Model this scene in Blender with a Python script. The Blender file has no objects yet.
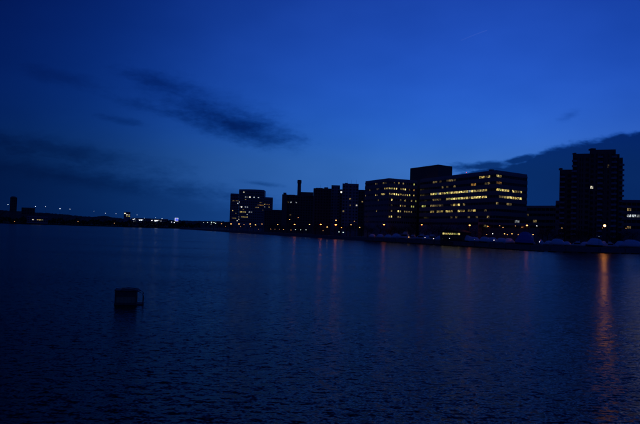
import bpy, math, random
from mathutils import Matrix, Vector
random.seed(11)
R = math.radians
sc = bpy.context.scene
COL = sc.collection

# ------------------------------------------------------------------ camera
CAM_Z = 7.0
FOC = 650.0                                   # focal length in photo pixels (640 wide)
ROLL = math.atan(0.030)
PITCH = math.atan(18.1 * math.cos(ROLL) / FOC)
cr, sr, cp, sp = math.cos(ROLL), math.sin(ROLL), math.cos(PITCH), math.sin(PITCH)
cam_d = bpy.data.cameras.new('camera')
cam = bpy.data.objects.new('camera', cam_d)
COL.objects.link(cam)
sc.camera = cam
cam_d.sensor_width = 36
cam_d.lens = 36 * FOC / 640
cam_d.clip_start = 0.5
cam_d.clip_end = 40000
fwd, up0, rt0 = Vector((0, cp, sp)), Vector((0, -sp, cp)), Vector((1, 0, 0))
c_r = rt0 * cr + up0 * sr
c_u = rt0 * -sr + up0 * cr
m = Matrix((c_r, c_u, -fwd)).transposed().to_4x4()
m.translation = (0, 0, CAM_Z)
cam.matrix_world = m


def ray(x, y):
    dx, dy = x - 320, y - 212
    u, v = dx * cr + dy * sr, -dx * sr + dy * cr
    return u, FOC * cp + v * sp, FOC * sp - v * cp


def at(x, y, Y):                              # a point seen at photo pixel x, y that stands at distance Y
    u, w, z = ray(x, y)
    s = Y / w
    return Vector((u * s, Y, CAM_Z + z * s))


def hor(x):
    return 220.5 + 0.03 * x


def px(x, Y):                                 # plan position under pixel column x at distance Y
    p = at(x, hor(x), Y)
    return (p.x, p.y)


def proj(p):
    d = Vector(p) - Vector((0, 0, CAM_Z))
    f = d.dot(fwd)
    return 320 + FOC * d.dot(c_r) / f, 212 - FOC * d.dot(c_u) / f


def azel(x, y):
    u, w, z = ray(x, y)
    return math.degrees(math.atan2(u, w)), math.degrees(math.atan2(z, math.hypot(u, w)))


# ------------------------------------------------------------------ world: dusk sky
SUN_AZ, SUN_EL = 32, -1.0
world = bpy.data.worlds.new('World')
sc.world = world
world.use_nodes = True
NT = world.node_tree


def wn(t, **k):
    n = NT.nodes.new(t)
    for a, b in k.items():
        setattr(n, a, b)
    return n


def wset(sock, v):
    if isinstance(v, (int, float, tuple)):
        sock.default_value = v
    else:
        NT.links.new(v, sock)


def wm(op, a, b=0.0, c=0.0, clamp=False):
    n = wn('ShaderNodeMath', operation=op, use_clamp=clamp)
    for i, v in enumerate((a, b, c)):
        wset(n.inputs[i], v)
    return n.outputs[0]


def wramp(fac, lo, hi, pts, kind='B_SPLINE'):                  # smooth scalar curve through (x, value)
    f = wn('ShaderNodeMapRange')
    wset(f.inputs[0], fac)
    f.inputs[1].default_value, f.inputs[2].default_value = lo, hi
    r = wn('ShaderNodeValToRGB')
    NT.links.new(f.outputs[0], r.inputs[0])
    r.color_ramp.interpolation = kind
    e = r.color_ramp.elements
    while len(e) < len(pts):
        e.new(0.5)
    for k, (x, v) in enumerate(pts):
        e[k].position = (x - lo) / (hi - lo)
    for k, (x, v) in enumerate(pts):
        e[k].color = (v, v, v, 1)
    b = wn('ShaderNodeRGBToBW')
    NT.links.new(r.outputs[0], b.inputs[0])
    return b.outputs[0]


tc = wn('ShaderNodeTexCoord')
sep = wn('ShaderNodeSeparateXYZ')
NT.links.new(tc.outputs['Generated'], sep.inputs[0])
sx, sy, sz = sep.outputs
AZ = wm('MULTIPLY', wm('ARCTAN2', sx, sy), 57.29578)
EL = wm('MULTIPLY', wm('ARCSINE', sz), 57.29578)
comb = wn('ShaderNodeCombineXYZ')
for i, v in enumerate((sx, sy, wm('SMOOTH_MAX', sz, 0.105, 0.03))):
    wset(comb.inputs[i], v)
sky = wn('ShaderNodeTexSky', sky_type='NISHITA', sun_disc=False)
sky.sun_elevation, sky.sun_rotation = R(SUN_EL), R(SUN_AZ)
sky.ozone_density, sky.dust_density, sky.air_density = 6.0, 0.2, 1.0
NT.links.new(comb.outputs[0], sky.inputs[0])
glow = wramp(AZ, -180, 180, [(-180, .50), (-90, .42), (-50, .32), (-33, .29), (-26, .32), (-19, .48), (-14, .63), (-9, .80), (-2, .94), (6, .99), (14, 1.0), (20, .92), (26, .80), (45, .68), (90, .56), (179, .50)])  # unseen sky behind the camera raised to brighten boats, facades and raft
# clouds, in degrees of azimuth and elevation
cc = wn('ShaderNodeCombineXYZ')
wset(cc.inputs[0], AZ)
wset(cc.inputs[1], wm('MULTIPLY', EL, 2.4))


AE = wn('ShaderNodeCombineXYZ')
wset(AE.inputs[0], AZ)
wset(AE.inputs[1], EL)


def noise(scale, detail, rough=0.55, off=0.0):
    n = wn('ShaderNodeTexNoise')
    n.inputs['Scale'].default_value = scale
    n.inputs['Detail'].default_value = detail
    n.inputs['Roughness'].default_value = rough
    a = wn('ShaderNodeVectorMath', operation='ADD')
    NT.links.new(cc.outputs[0], a.inputs[0])
    a.inputs[1].default_value = (off, off * 1.7, off * .3)
    NT.links.new(a.outputs[0], n.inputs[0])
    return wm('SUBTRACT', n.outputs[0], 0.5)


n_big, n_mid, n_fine = noise(.16, 2, .5, 3.1), noise(.55, 3, .6, 9.4), noise(1.9, 2, .6, 17.7)
warp = wm('ADD', wm('MULTIPLY', n_big, 1.2), wm('ADD', wm('MULTIPLY', n_mid, 1.0), wm('MULTIPLY', n_fine, .35)))


def ellipse(x, y, rx, ry, tilt, soft, opac, wob=1.0):
    a0, e0 = azel(x, y)
    k = 640 / FOC * 57.3 / 640
    rx, ry, t = rx * k, ry * k, R(tilt)
    mp_ = wn('ShaderNodeMapping', vector_type='TEXTURE')
    NT.links.new(AE.outputs[0], mp_.inputs[0])
    mp_.inputs['Location'].default_value, mp_.inputs['Rotation'].default_value, mp_.inputs['Scale'].default_value = (a0, e0, 0), (0, 0, t), (rx, ry, 1)
    ln_ = wn('ShaderNodeVectorMath', operation='LENGTH')
    NT.links.new(mp_.outputs[0], ln_.inputs[0])
    d = ln_.outputs['Value']
    v = wm('SUBTRACT', wm('MULTIPLY_ADD', warp, wob, 1.0), d)
    mr = wn('ShaderNodeMapRange', interpolation_type='SMOOTHSTEP')
    wset(mr.inputs[0], v)
    mr.inputs[1].default_value, mr.inputs[2].default_value = -soft * .3, soft
    mr.inputs[4].default_value = opac
    return mr.outputs[0]


def bank(pts, soft, opac, wob):
    prof = sorted((azel(x, y) for x, y in pts))
    h = wramp(AZ, -60, 60, [(-59.9, prof[0][1] / 30)] + [(a, e / 30) for a, e in prof] + [(59.9, prof[-1][1] / 30)], 'CARDINAL')
    v = wm('ADD', wm('SUBTRACT', wm('MULTIPLY', h, 30.0), EL), wm('MULTIPLY', warp, wob))
    mr = wn('ShaderNodeMapRange', interpolation_type='SMOOTHSTEP')
    wset(mr.inputs[0], v)
    mr.inputs[1].default_value, mr.inputs[2].default_value = 0, soft
    mr.inputs[4].default_value = opac
    return mr.outputs[0]


masks = [
    ellipse(237, 125, 70, 17, -11, .95, .63, .75),
    ellipse(206, 107, 76, 20, -14, 1.5, .40, 1.0),
    ellipse(162, 84, 40, 9, -12, 1.2, .40, .9),
    ellipse(150, 108, 40, 6, -10, 1.2, .28, 1.5),
    ellipse(62, 77, 42, 9, -10, 1.2, .22, 1.5),
    ellipse(122, 121, 24, 4, -6, 1.0, .24, 1.6),
    ellipse(60, 150, 96, 11, -6, 1.1, .34, 1.2),
    ellipse(130, 184, 130, 9, -4, 1.2, .24, 1.2),
    ellipse(262, 184, 24, 3, -5, .9, .34, 1.2),
    ellipse(569, 116, 9, 4, 18, 1.2, .24, 1.6),
    bank([(-20, 128), (0, 130), (60, 143), (120, 158), (180, 170), (250, 186), (300, 197), (340, 210), (380, 225)], 3.0, .37, 1.5),
    wm('MAXIMUM', wm('MAXIMUM', ellipse(484, 166, 46, 6, 2, .7, .68, 1.2), ellipse(520, 160, 20, 5, 8, .6, .72, 1.2)), wm('MAXIMUM', ellipse(614, 140, 34, 6, 8, .6, .74, 1.1),
    bank([(430, 300), (440, 240), (452, 181), (472, 168), (500, 162), (520, 158), (545, 149), (565, 142), (590, 137), (622, 132), (650, 124), (690, 116)], .55, .74, .85))),
]
keep = 1.0
for k in masks:
    keep = wm('MULTIPLY', keep, wm('SUBTRACT', 1.0, k))
veil = wm('ADD', 1.0, wm('MULTIPLY', n_big, .16))
# short contrail high up
a0, e0 = azel(461, 40.5)
a1, e1 = azel(487, 30.5)
L = math.hypot(a1 - a0, e1 - e0)
ux, uy = (a1 - a0) / L, (e1 - e0) / L
ca, ce = wm('SUBTRACT', AZ, a0), wm('SUBTRACT', EL, e0)
t_ = wm('ADD', wm('MULTIPLY', ca, ux), wm('MULTIPLY', ce, uy))
s_ = wm('SUBTRACT', wm('SUBTRACT', wm('MULTIPLY', ce, ux), wm('MULTIPLY', ca, uy)), wm('MULTIPLY', wm('SINE', wm('MULTIPLY', t_, 1.3)), .035))
inl = wm('MULTIPLY', wm('GREATER_THAN', t_, 0), wm('LESS_THAN', t_, L))
trail = wm('MULTIPLY', inl, wm('MULTIPLY', wm('SUBTRACT', 1.0, wm('DIVIDE', wm('ABSOLUTE', s_), .055), clamp=True), .022))
trail = wm('MULTIPLY', trail, wm('ADD', .55, wm('DIVIDE', t_, L * 2.2)))

high = wramp(EL, 0, 90, [(0, 1.0), (9, 1.0), (14, .96), (20, .86), (35, .84), (89.9, .84)])
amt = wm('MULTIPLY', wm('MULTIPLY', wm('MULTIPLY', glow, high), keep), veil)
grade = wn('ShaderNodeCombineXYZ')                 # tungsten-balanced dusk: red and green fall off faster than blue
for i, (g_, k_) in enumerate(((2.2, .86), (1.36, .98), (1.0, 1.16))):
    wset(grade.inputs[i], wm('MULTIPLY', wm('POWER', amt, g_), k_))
mul = wn('ShaderNodeVectorMath', operation='MULTIPLY')
NT.links.new(sky.outputs[0], mul.inputs[0])
NT.links.new(grade.outputs[0], mul.inputs[1])
add = wn('ShaderNodeVectorMath', operation='ADD')
NT.links.new(mul.outputs[0], add.inputs[0])
tcv = wn('ShaderNodeVectorMath', operation='SCALE')
tcv.inputs[0].default_value = (.9, 1.0, 1.1)
wset(tcv.inputs['Scale'], trail)
NT.links.new(tcv.outputs[0], add.inputs[1])
bg = NT.nodes['Background']
NT.links.new(add.outputs[0], bg.inputs[0])
bg.inputs[1].default_value = 0.15
world.cycles.sampling_method = 'MANUAL'
world.cycles.sample_map_resolution = 256

# the last of the sunset: a very weak, wide sun on the horizon
sun_d = bpy.data.lights.new('sun', 'SUN')
sun_d.energy, sun_d.angle, sun_d.color = 0.004, R(15), (1.0, .85, .75)
sun = bpy.data.objects.new('sun', sun_d)
COL.objects.link(sun)
sun.rotation_euler = (R(88), 0, R(180 - SUN_AZ))

vs = sc.view_settings
vs.view_transform, vs.look, vs.gamma = 'Standard', 'None', 1
vs.use_curve_mapping = False
EXPO = 2.5
vs.exposure = EXPO
sc.render.filter_size = 1.9
sc.cycles.use_denoising = True
sc.cycles.denoiser = 'OPENIMAGEDENOISE'
sc.cycles.denoising_input_passes = 'RGB_ALBEDO_NORMAL'
sc.cycles.sample_clamp_indirect = 4.0
sc.cycles.max_bounces = 3
sc.cycles.use_light_tree = True

# ------------------------------------------------------------------ materials
MATS = {}


def mat(name, col, rough=.8, var=.0, scale=1.0, spec=.3, metal=0, emit=None, bump=0.0):
    if name in MATS:
        return MATS[name]
    m = bpy.data.materials.new(name)
    m.use_nodes = True
    nt = m.node_tree
    b = nt.nodes['Principled BSDF']
    b.inputs['Base Color'].default_value = (*col, 1)
    b.inputs['Roughness'].default_value = rough
    b.inputs['Specular IOR Level'].default_value = spec
    b.inputs['Metallic'].default_value = metal
    if var:
        t = nt.nodes.new('ShaderNodeTexCoord')
        n = nt.nodes.new('ShaderNodeTexNoise')
        n.inputs['Scale'].default_value = scale
        n.inputs['Detail'].default_value = 5
        nt.links.new(t.outputs['Object'], n.inputs[0])
        mx = nt.nodes.new('ShaderNodeMix')
        mx.data_type = 'RGBA'
        nt.links.new(n.outputs[0], mx.inputs[0])
        mx.inputs[6].default_value = (*[c * (1 - var) for c in col], 1)
        mx.inputs[7].default_value = (*[min(1, c * (1 + var)) for c in col], 1)
        nt.links.new(mx.outputs[2], b.inputs['Base Color'])
        if bump:
            bp = nt.nodes.new('ShaderNodeBump')
            bp.inputs['Distance'].default_value = bump
            nt.links.new(n.outputs[0], bp.inputs['Height'])
            nt.links.new(bp.outputs[0], b.inputs['Normal'])
    if emit:
        b.inputs['Emission Color'].default_value = (*emit[0], 1)
        b.inputs['Emission Strength'].default_value = emit[1]
    MATS[name] = m
    return m


def lit_window(name, col, strength):
    """a lit room behind glass: brighter under the ceiling lamps, uneven from pane to pane"""
    m = bpy.data.materials.new(name)
    m.use_nodes = True
    nt = m.node_tree
    b = nt.nodes['Principled BSDF']
    b.inputs['Base Color'].default_value = (.03, .03, .03, 1)
    b.inputs['Roughness'].default_value = .15
    t = nt.nodes.new('ShaderNodeTexCoord')
    oi = nt.nodes.new('ShaderNodeObjectInfo')
    va = nt.nodes.new('ShaderNodeVectorMath')
    va.operation = 'MULTIPLY_ADD'
    nt.links.new(oi.outputs['Random'], va.inputs[0])
    va.inputs[1].default_value = (37, 53, 11)
    nt.links.new(t.outputs['Object'], va.inputs[2])
    n = nt.nodes.new('ShaderNodeTexNoise')
    n.inputs['Scale'].default_value = 1.1
    n.inputs['Detail'].default_value = 2
    nt.links.new(va.outputs[0], n.inputs[0])
    r = nt.nodes.new('ShaderNodeMapRange')
    nt.links.new(n.outputs[0], r.inputs[0])
    for i, v in ((1, .36), (2, .68), (3, .03), (4, 1.7)):
        r.inputs[i].default_value = v
    q = nt.nodes.new('ShaderNodeMath')
    q.operation = 'MULTIPLY_ADD'
    nt.links.new(oi.outputs['Random'], q.inputs[0])
    q.inputs[1].default_value, q.inputs[2].default_value = 1.5, .25
    s = nt.nodes.new('ShaderNodeMath')
    s.operation = 'MULTIPLY'
    nt.links.new(r.outputs[0], s.inputs[0])
    nt.links.new(q.outputs[0], s.inputs[1])
    s2 = nt.nodes.new('ShaderNodeMath')
    s2.operation = 'MULTIPLY'
    nt.links.new(s.outputs[0], s2.inputs[0])
    s2.inputs[1].default_value = strength
    b.inputs['Emission Color'].default_value = (*col, 1)
    nt.links.new(s2.outputs[0], b.inputs['Emission Strength'])
    m.cycles.emission_sampling = 'NONE'
    MATS[name] = m
    return m


M_brick = mat('brown_brick', (.27, .17, .13), .9, .25, .4)
M_conc = mat('dark_concrete', (.36, .35, .34), .85, .2, .3)
M_stone = mat('granite', (.22, .21, .20), .85, .3, .8, bump=.02)
M_band = mat('spandrel', (.30, .28, .26), .8, .15, .5)
M_roof = mat('roof_felt', (.05, .05, .05), .9, .2, .5)
M_glass = mat('dark_glass', (.012, .014, .018), .12, spec=.5)
M_frame = mat('window_frame', (.05, .05, .05), .5)
M_metal = mat('painted_steel', (.10, .10, .105), .45, metal=.3)
M_wood = mat('weathered_planks', (.11, .09, .07), .85, .3, 1.2)
M_wrap = mat('white_shrink_wrap', (.88, .90, .92), .30, .06, .7, spec=.5, bump=.05)
M_bluewrap = mat('blue_shrink_wrap', (.10, .20, .55), .35, .08, .7, spec=.5, bump=.05)
M_hull = mat('gelcoat', (.70, .70, .68), .25, spec=.5)
M_hulld = mat('navy_gelcoat', (.03, .04, .08), .25, spec=.5)
M_grass = mat('winter_grass', (.06, .065, .03), .95, .4, .3)
M_asph = mat('asphalt', (.05, .05, .052), .9, .2, .6)
M_bark = mat('bark', (.06, .045, .035), .95, .3, 2)
M_twig = mat('twigs', (.07, .05, .04), .95, .3, .5)
M_bud = mat('evergreen', (.03, .045, .02), .95, .4, .4)
E0 = .066
LIT = {
    'warm': lit_window('lit_room_warm', (1.0, .72, .20), E0 * 1.3),
    'bright': lit_window('lit_room_bright', (1.0, .78, .26), E0 * 2.2),
    'dim': lit_window('lit_room_dim', (1.0, .72, .28), E0 * .38),
    'amber': lit_window('lit_room_amber', (1.0, .48, .10), E0 * .8),
    'white': lit_window('lit_room_white', (.85, .93, 1.0), E0 * 1.3),
    'strong': lit_window('lit_room_strong', (1.0, .93, .72), E0 * 4.5),
    'lime': lit_window('lit_room_greenish', (.85, .85, .22), E0 * 1.2),
}


def lamp_mat(name, col, s, cast=False):
    m_ = mat(name, (.1, .1, .1), .5, emit=(col, s))
    m_.cycles.emission_sampling = 'FRONT' if cast else 'NONE'
    return m_


L_sod = lamp_mat('sodium_lamp_glow', (1.0, .21, .035), 2.6, True)
L_sodhi = lamp_mat('sodium_flood_glow', (1.0, .32, .058), 13, True)
L_warm = lamp_mat('warm_lamp_glow', (1.0, .55, .16), .5)
L_dimw = lamp_mat('weak_lamp_glow', (1.0, .48, .16), .2)
L_white = lamp_mat('white_lamp_glow', (.92, .97, 1.0), .6)
L_cool = lamp_mat('cool_lamp_glow', (.75, .97, .9), .25)
L_flood = lamp_mat('floodlight_glow', (.80, .88, 1.0), .42)
L_red = lamp_mat('red_beacon_glow', (1.0, .04, .04), .8)


# ------------------------------------------------------------------ mesh helpers
class MB:
    def __init__(s):
        s.v, s.f, s.mi = [], [], []

    def face(s, pts, k=0):
        n = len(s.v)
        s.v += [tuple(p) for p in pts]
        s.f.append(tuple(range(n, n + len(pts))))
        s.mi.append(k)

    def box(s, x0, y0, z0, x1, y1, z1, k=0):
        n = len(s.v)
        s.v += [(x0, y0, z0), (x1, y0, z0), (x1, y1, z0), (x0, y1, z0), (x0, y0, z1), (x1, y0, z1), (x1, y1, z1), (x0, y1, z1)]
        s.f += [tuple(n + i for i in q) for q in ((0, 3, 2, 1), (4, 5, 6, 7), (0, 1, 5, 4), (1, 2, 6, 5), (2, 3, 7, 6), (3, 0, 4, 7))]
        s.mi += [k] * 6
        return s

    def prism(s, poly, z0, z1, k=0):
        n, c = len(s.v), len(poly)
        s.v += [(x, y, z0) for x, y in poly] + [(x, y, z1) for x, y in poly]
        s.f += [tuple(n + i for i in reversed(range(c))), tuple(n + c + i for i in range(c))]
        s.f += [(n + i, n + (i + 1) % c, n + c + (i + 1) % c, n + c + i) for i in range(c)]
        s.mi += [k] * (c + 2)
        return s

    def rings(s, rs, k=0, caps=True):         # loft through lists of points of equal length
        n, c = len(s.v), len(rs[0])
        for r in rs:
            s.v += [tuple(p) for p in r]
        for j in range(len(rs) - 1):
            for i in range(c):
                a, b = n + j * c + i, n + j * c + (i + 1) % c
                s.f.append((a, b, b + c, a + c))
                s.mi.append(k)
        if caps:
            s.f.append(tuple(n + i for i in reversed(range(c))))
            s.f.append(tuple(n + (len(rs) - 1) * c + i for i in range(c)))
            s.mi += [k, k]
        return s

    def tube(s, pts, rad, sides=6, k=0):
        pts = [Vector(p) for p in pts]
        rs = []
        for i, p in enumerate(pts):
            d = (pts[min(i + 1, len(pts) - 1)] - pts[max(i - 1, 0)]).normalized()
            a = d.orthogonal().normalized()
            b = d.cross(a)
            r = rad[i] if isinstance(rad, (list, tuple)) else rad
            rs.append([p + a * r * math.cos(q * 2 * math.pi / sides) + b * r * math.sin(q * 2 * math.pi / sides) for q in range(sides)])
        return s.rings(rs, k)

    def ball(s, c, rx, rz, k=0, seg=8, row=6):
        rs = []
        for j in range(row + 1):
            t = math.pi * min(max(j / row, .04), .96)
            rs.append([(c[0] + rx * math.sin(t) * math.cos(2 * math.pi * i / seg), c[1] + rx * math.sin(t) * math.sin(2 * math.pi * i / seg), c[2] - rz * math.cos(t)) for i in range(seg)])
        return s.rings(rs, k)

    def mesh(s, name, mats, smooth=False):
        me = bpy.data.meshes.new(name)
        me.from_pydata(s.v, [], s.f)
        for m_ in (mats if isinstance(mats, (list, tuple)) else [mats]):
            me.materials.append(m_)
        me.polygons.foreach_set('material_index', s.mi)
        if smooth:
            me.polygons.foreach_set('use_smooth', [True] * len(s.f))
        me.update()
        return me


def link(name, me, parent=None, loc=(0, 0, 0), rz=0.0):
    o = bpy.data.objects.new(name, me)
    COL.objects.link(o)
    o.location, o.rotation_euler = loc, (0, 0, rz)
    if parent is not None:
        o.parent = parent
    return o


def thing(name, loc, label, cat, group=None, rz=0.0, me=None):
    o = link(name, me, None, loc, rz)
    o['label'], o['category'] = label, cat
    if group:
        o['group'] = group
    return o


def copy_tree(src, loc=None, rz=None, label=None, parent=None, scale=None):
    o = src.copy()
    COL.objects.link(o)
    if parent is not None:
        o.parent = parent
    if loc is not None:
        o.location = loc
    if rz is not None:
        o.rotation_euler = (0, 0, rz)
    if scale is not None:
        o.scale = (scale,) * 3
    if label:
        o['label'] = label
    for ch in KIDS.get(src.name, []):
        copy_tree(ch, parent=o)
    return o


KIDS = {}


def index_kids(o):
    ks = [c for c in bpy.data.objects if c.parent == o]
    KIDS[o.name] = ks
    for c in ks:
        index_kids(c)


def structure(name, me):
    o = link(name, me)
    o['kind'] = 'structure'
    return o


# ------------------------------------------------------------------ water
wmesh = MB()
wmesh.face([(-14000, -400, 0), (14000, -400, 0), (14000, 16000, 0), (-14000, 16000, 0)])
M_water = bpy.data.materials.new('river_water')
M_water.use_nodes = True
nt = M_water.node_tree
b = nt.nodes['Principled BSDF']
b.inputs['Base Color'].default_value = (.004, .007, .010, 1)
b.inputs['Roughness'].default_value = .16
b.inputs['IOR'].default_value = 1.333
b.inputs['Specular IOR Level'].default_value = .11
geo = nt.nodes.new('ShaderNodeNewGeometry')
acc = None
for sc_, amp, det, stretch in ((3.6, .60, 1, .5), (1.3, .16, 1, .45), (8.5, .50, 1, .8), (.05, .07, 1, .5)):
    mp = nt.nodes.new('ShaderNodeMapping')
    mp.inputs['Scale'].default_value = (stretch, 1, 1)
    mp.inputs['Rotation'].default_value = (0, 0, R(-9))
    mp.inputs['Location'].default_value = (amp * 91, sc_ * 17, 3.3 * sc_)
    nt.links.new(geo.outputs['Position'], mp.inputs[0])
    n = nt.nodes.new('ShaderNodeTexNoise')
    n.inputs['Scale'].default_value = sc_
    n.inputs['Detail'].default_value = det
    nt.links.new(mp.outputs[0], n.inputs[0])
    s = nt.nodes.new('ShaderNodeVectorMath')
    s.operation = 'SUBTRACT'
    nt.links.new(n.outputs['Color'], s.inputs[0])
    s.inputs[1].default_value = (.5, .5, .5)
    k = nt.nodes.new('ShaderNodeVectorMath')
    k.operation = 'MULTIPLY'
    nt.links.new(s.outputs[0], k.inputs[0])
    k.inputs[1].default_value = (amp * .60, amp * 1.7, 0)
    if acc is None:
        acc = k.outputs[0]
    else:
        a = nt.nodes.new('ShaderNodeVectorMath')
        a.operation = 'ADD'
        nt.links.new(acc, a.inputs[0])
        nt.links.new(k.outputs[0], a.inputs[1])
        acc = a.outputs[0]
a = nt.nodes.new('ShaderNodeVectorMath')
a.operation = 'ADD'
nt.links.new(acc, a.inputs[0])
a.inputs[1].default_value = (0, 0, 1)
nn = nt.nodes.new('ShaderNodeVectorMath')
nn.operation = 'NORMALIZE'
nt.links.new(a.outputs[0], nn.inputs[0])
nt.links.new(nn.outputs[0], b.inputs['Normal'])
gm = nt.nodes.new('ShaderNodeMapping')             # gusts: rougher and calmer lanes
gm.inputs['Scale'].default_value = (.012, .045, 1)
nt.links.new(geo.outputs['Position'], gm.inputs[0])
gn = nt.nodes.new('ShaderNodeTexNoise')
gn.inputs['Scale'].default_value = 1.0
gn.inputs['Detail'].default_value = 2
nt.links.new(gm.outputs[0], gn.inputs[0])
gr = nt.nodes.new('ShaderNodeMapRange')
nt.links.new(gn.outputs[0], gr.inputs[0])
for i, v in ((1, .32), (2, .68), (3, .16), (4, .25)):
    gr.inputs[i].default_value = v
nt.links.new(gr.outputs[0], b.inputs['Roughness'])
structure('river_water', wmesh.mesh('river_water', M_water))

# ------------------------------------------------------------------ land
SHORE_PX = [(760, 256.5), (700, 254.8), (640, 253.0), (590, 251.9), (550, 250.8), (500, 248.2), (445, 245.2), (400, 242.6), (370, 241.0), (340, 239.2), (305, 236.9), (270, 234.8), (230, 232.2), (195, 229.9), (180, 229.2)]


def ground_pt(x, y):
    u, w, z = ray(x, y)
    s = -CAM_Z / z
    return (u * s, w * s)


SHORE = [ground_pt(x, y) for x, y in SHORE_PX]


def shore_Y(x):
    for (xa, ya), (xb, yb) in zip(SHORE_PX, SHORE_PX[1:]):
        if xb <= x <= xa:
            t = (x - xa) / (xb - xa)
            return ground_pt(x, ya + t * (yb - ya))[1]
    return SHORE[-1][1]


LAND_Z = 2.4


def offset(line, d):
    out = []
    for i, p in enumerate(line):
        a, b_ = line[max(i - 1, 0)], line[min(i + 1, len(line) - 1)]
        tx, ty = b_[0] - a[0], b_[1] - a[1]
        l_ = math.hypot(tx, ty)
        out.append((p[0] + ty / l_ * d, p[1] - tx / l_ * d))
    return out


far_left = [(-334, 1700), (-460, 1600), (-800, 1590), (-1400, 1560), (-2600, 1500)]
poly = [(9000, 200), (600, 300)] + SHORE + far_left + [(-9000, 1500), (-13000, 15500), (13000, 15500)]
poly = poly[::-1] if sum(a[0] * b_[1] - b_[0] * a[1] for a, b_ in zip(poly, poly[1:] + poly[:1])) < 0 else poly
structure('ground', MB().prism(poly, -3, LAND_Z).mesh('ground', M_grass))


def strip(line, d0, d1, z0, z1):
    A, B = offset(line, d0), offset(line, d1)
    mb = MB()
    for i in range(len(line) - 1):
        q = [A[i], A[i + 1], B[i + 1], B[i]]
        if sum(a[0] * b_[1] - b_[0] * a[1] for a, b_ in zip(q, q[1:] + q[:1])) < 0:
            q = q[::-1]
        mb.prism(q, z0, z1)
    return mb


sgn = 1 if offset(SHORE, 10)[5][1] > SHORE[5][1] else -1
road = strip(SHORE, sgn * 14.5, sgn * 21, 2.3, 2.404).mesh('riverside_road', M_asph)
structure('riverside_road', road)
structure('pavement', strip(SHORE, sgn * 11.5, sgn * 14.5, 2.2, 2.53).mesh('pavement', M_stone))
wall_o = thing('river_wall', (0, 0, 0), 'long low granite wall holding the river bank along the water', 'wall')
for i in range(len(SHORE) - 1):
    w = strip(SHORE[i:i + 2], -sgn * .5, sgn * .4, -2, 2.35).mesh('wall_section', M_stone)
    link('wall_section', w, wall_o)
    w = strip(SHORE[i:i + 2], -sgn * .65, sgn * .55, 2.35, 2.55).mesh('coping', M_conc)
    link('coping', w, wall_o)


# ------------------------------------------------------------------ buildings
WINMESH = {}


def window_mesh(w, h, key, panes=2):
    k = (round(w, 2), round(h, 2), key, panes)
    if k not in WINMESH:
        pane = M_glass if key is None else LIT[key]
        mb = MB()
        fr = .09
        mb.box(-w / 2, -.10, 0, w / 2, 0, fr, 0).box(-w / 2, -.10, h - fr, w / 2, 0, h, 0)
        for i in range(panes + 1):
            x = -w / 2 + fr / 2 + i * (w - fr) / panes
            mb.box(x - fr / 2, -.10, fr, x + fr / 2, 0, h - fr, 0)
        mb.face([(-w / 2, -.03, 0), (w / 2, -.03, 0), (w / 2, -.03, h), (-w / 2, -.03, h)], 1)
        WINMESH[k] = mb.mesh('window', [M_frame, pane])
    return WINMESH[k]


BOXES = {}


def box_mesh(name, lx, ly, lz, m_):
    k = (name, round(lx, 2), round(ly, 2), round(lz, 2), m_.name)
    if k not in BOXES:
        BOXES[k] = MB().box(-lx / 2, -ly, 0, lx / 2, 0, lz).mesh(name, m_)
    return BOXES[k]


def facade(root, base, A, B, z_lo, z_hi, rows, bay, wh, ww=.8, runs=(), band=M_band, pier=0, panes=2, pier_m=None, bands=True):
    """windows, floor bands and piers on the wall from A to B (as seen from outside, left to right)"""
    dx, dy = B[0] - A[0], B[1] - A[1]
    ln = math.hypot(dx, dy)
    ang = math.atan2(dy, dx)
    ux_, uy_ = dx / ln, dy / ln
    nb = max(1, int(ln / bay))
    bw = ln / nb

    def loc(t, z):
        return (A[0] + ux_ * t - base[0], A[1] + uy_ * t - base[1], z - base[2])
    for r, zc in enumerate(rows):
        if bands:
            zb = zc + wh / 2 + .1
            nz = rows[r - 1] - wh / 2 - .1 if r else min(z_hi, zc + wh / 2 + 1.2)
            if nz - zb > .2:
                link('floor_band', box_mesh('floor_band', ln - .02, .28, nz - zb, band), root, loc(ln / 2, zb), ang)
        for i in range(nb):
            t = (i + .5) * bw
            p = (A[0] + ux_ * t, A[1] + uy_ * t, zc)
            X = proj(p)[0]
            key = None
            for (rr, xa, xb, pr, kk) in runs:
                if rr == r and xa <= X <= xb and random.random() < pr:
                    key = kk
            if key in ('bright', 'warm'):
                key = random.choices(('bright', 'warm', 'dim', 'lime', 'white'), (.58, .27, .05, .07, .03) if key == 'bright' else (.2, .60, .12, .05, .03))[0]
            link('window', window_mesh(bw * ww, wh, key, panes), root, loc(t, zc - wh / 2), ang)
    if pier:
        n = max(1, round(ln / pier))
        for i in range(n + 1):
            t = min(max(i * ln / n, .3), ln - .3)
            link('pier', box_mesh('pier', .6, .45, z_hi - z_lo - .02, pier_m or M_conc), root, loc(t, z_lo), ang)


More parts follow.
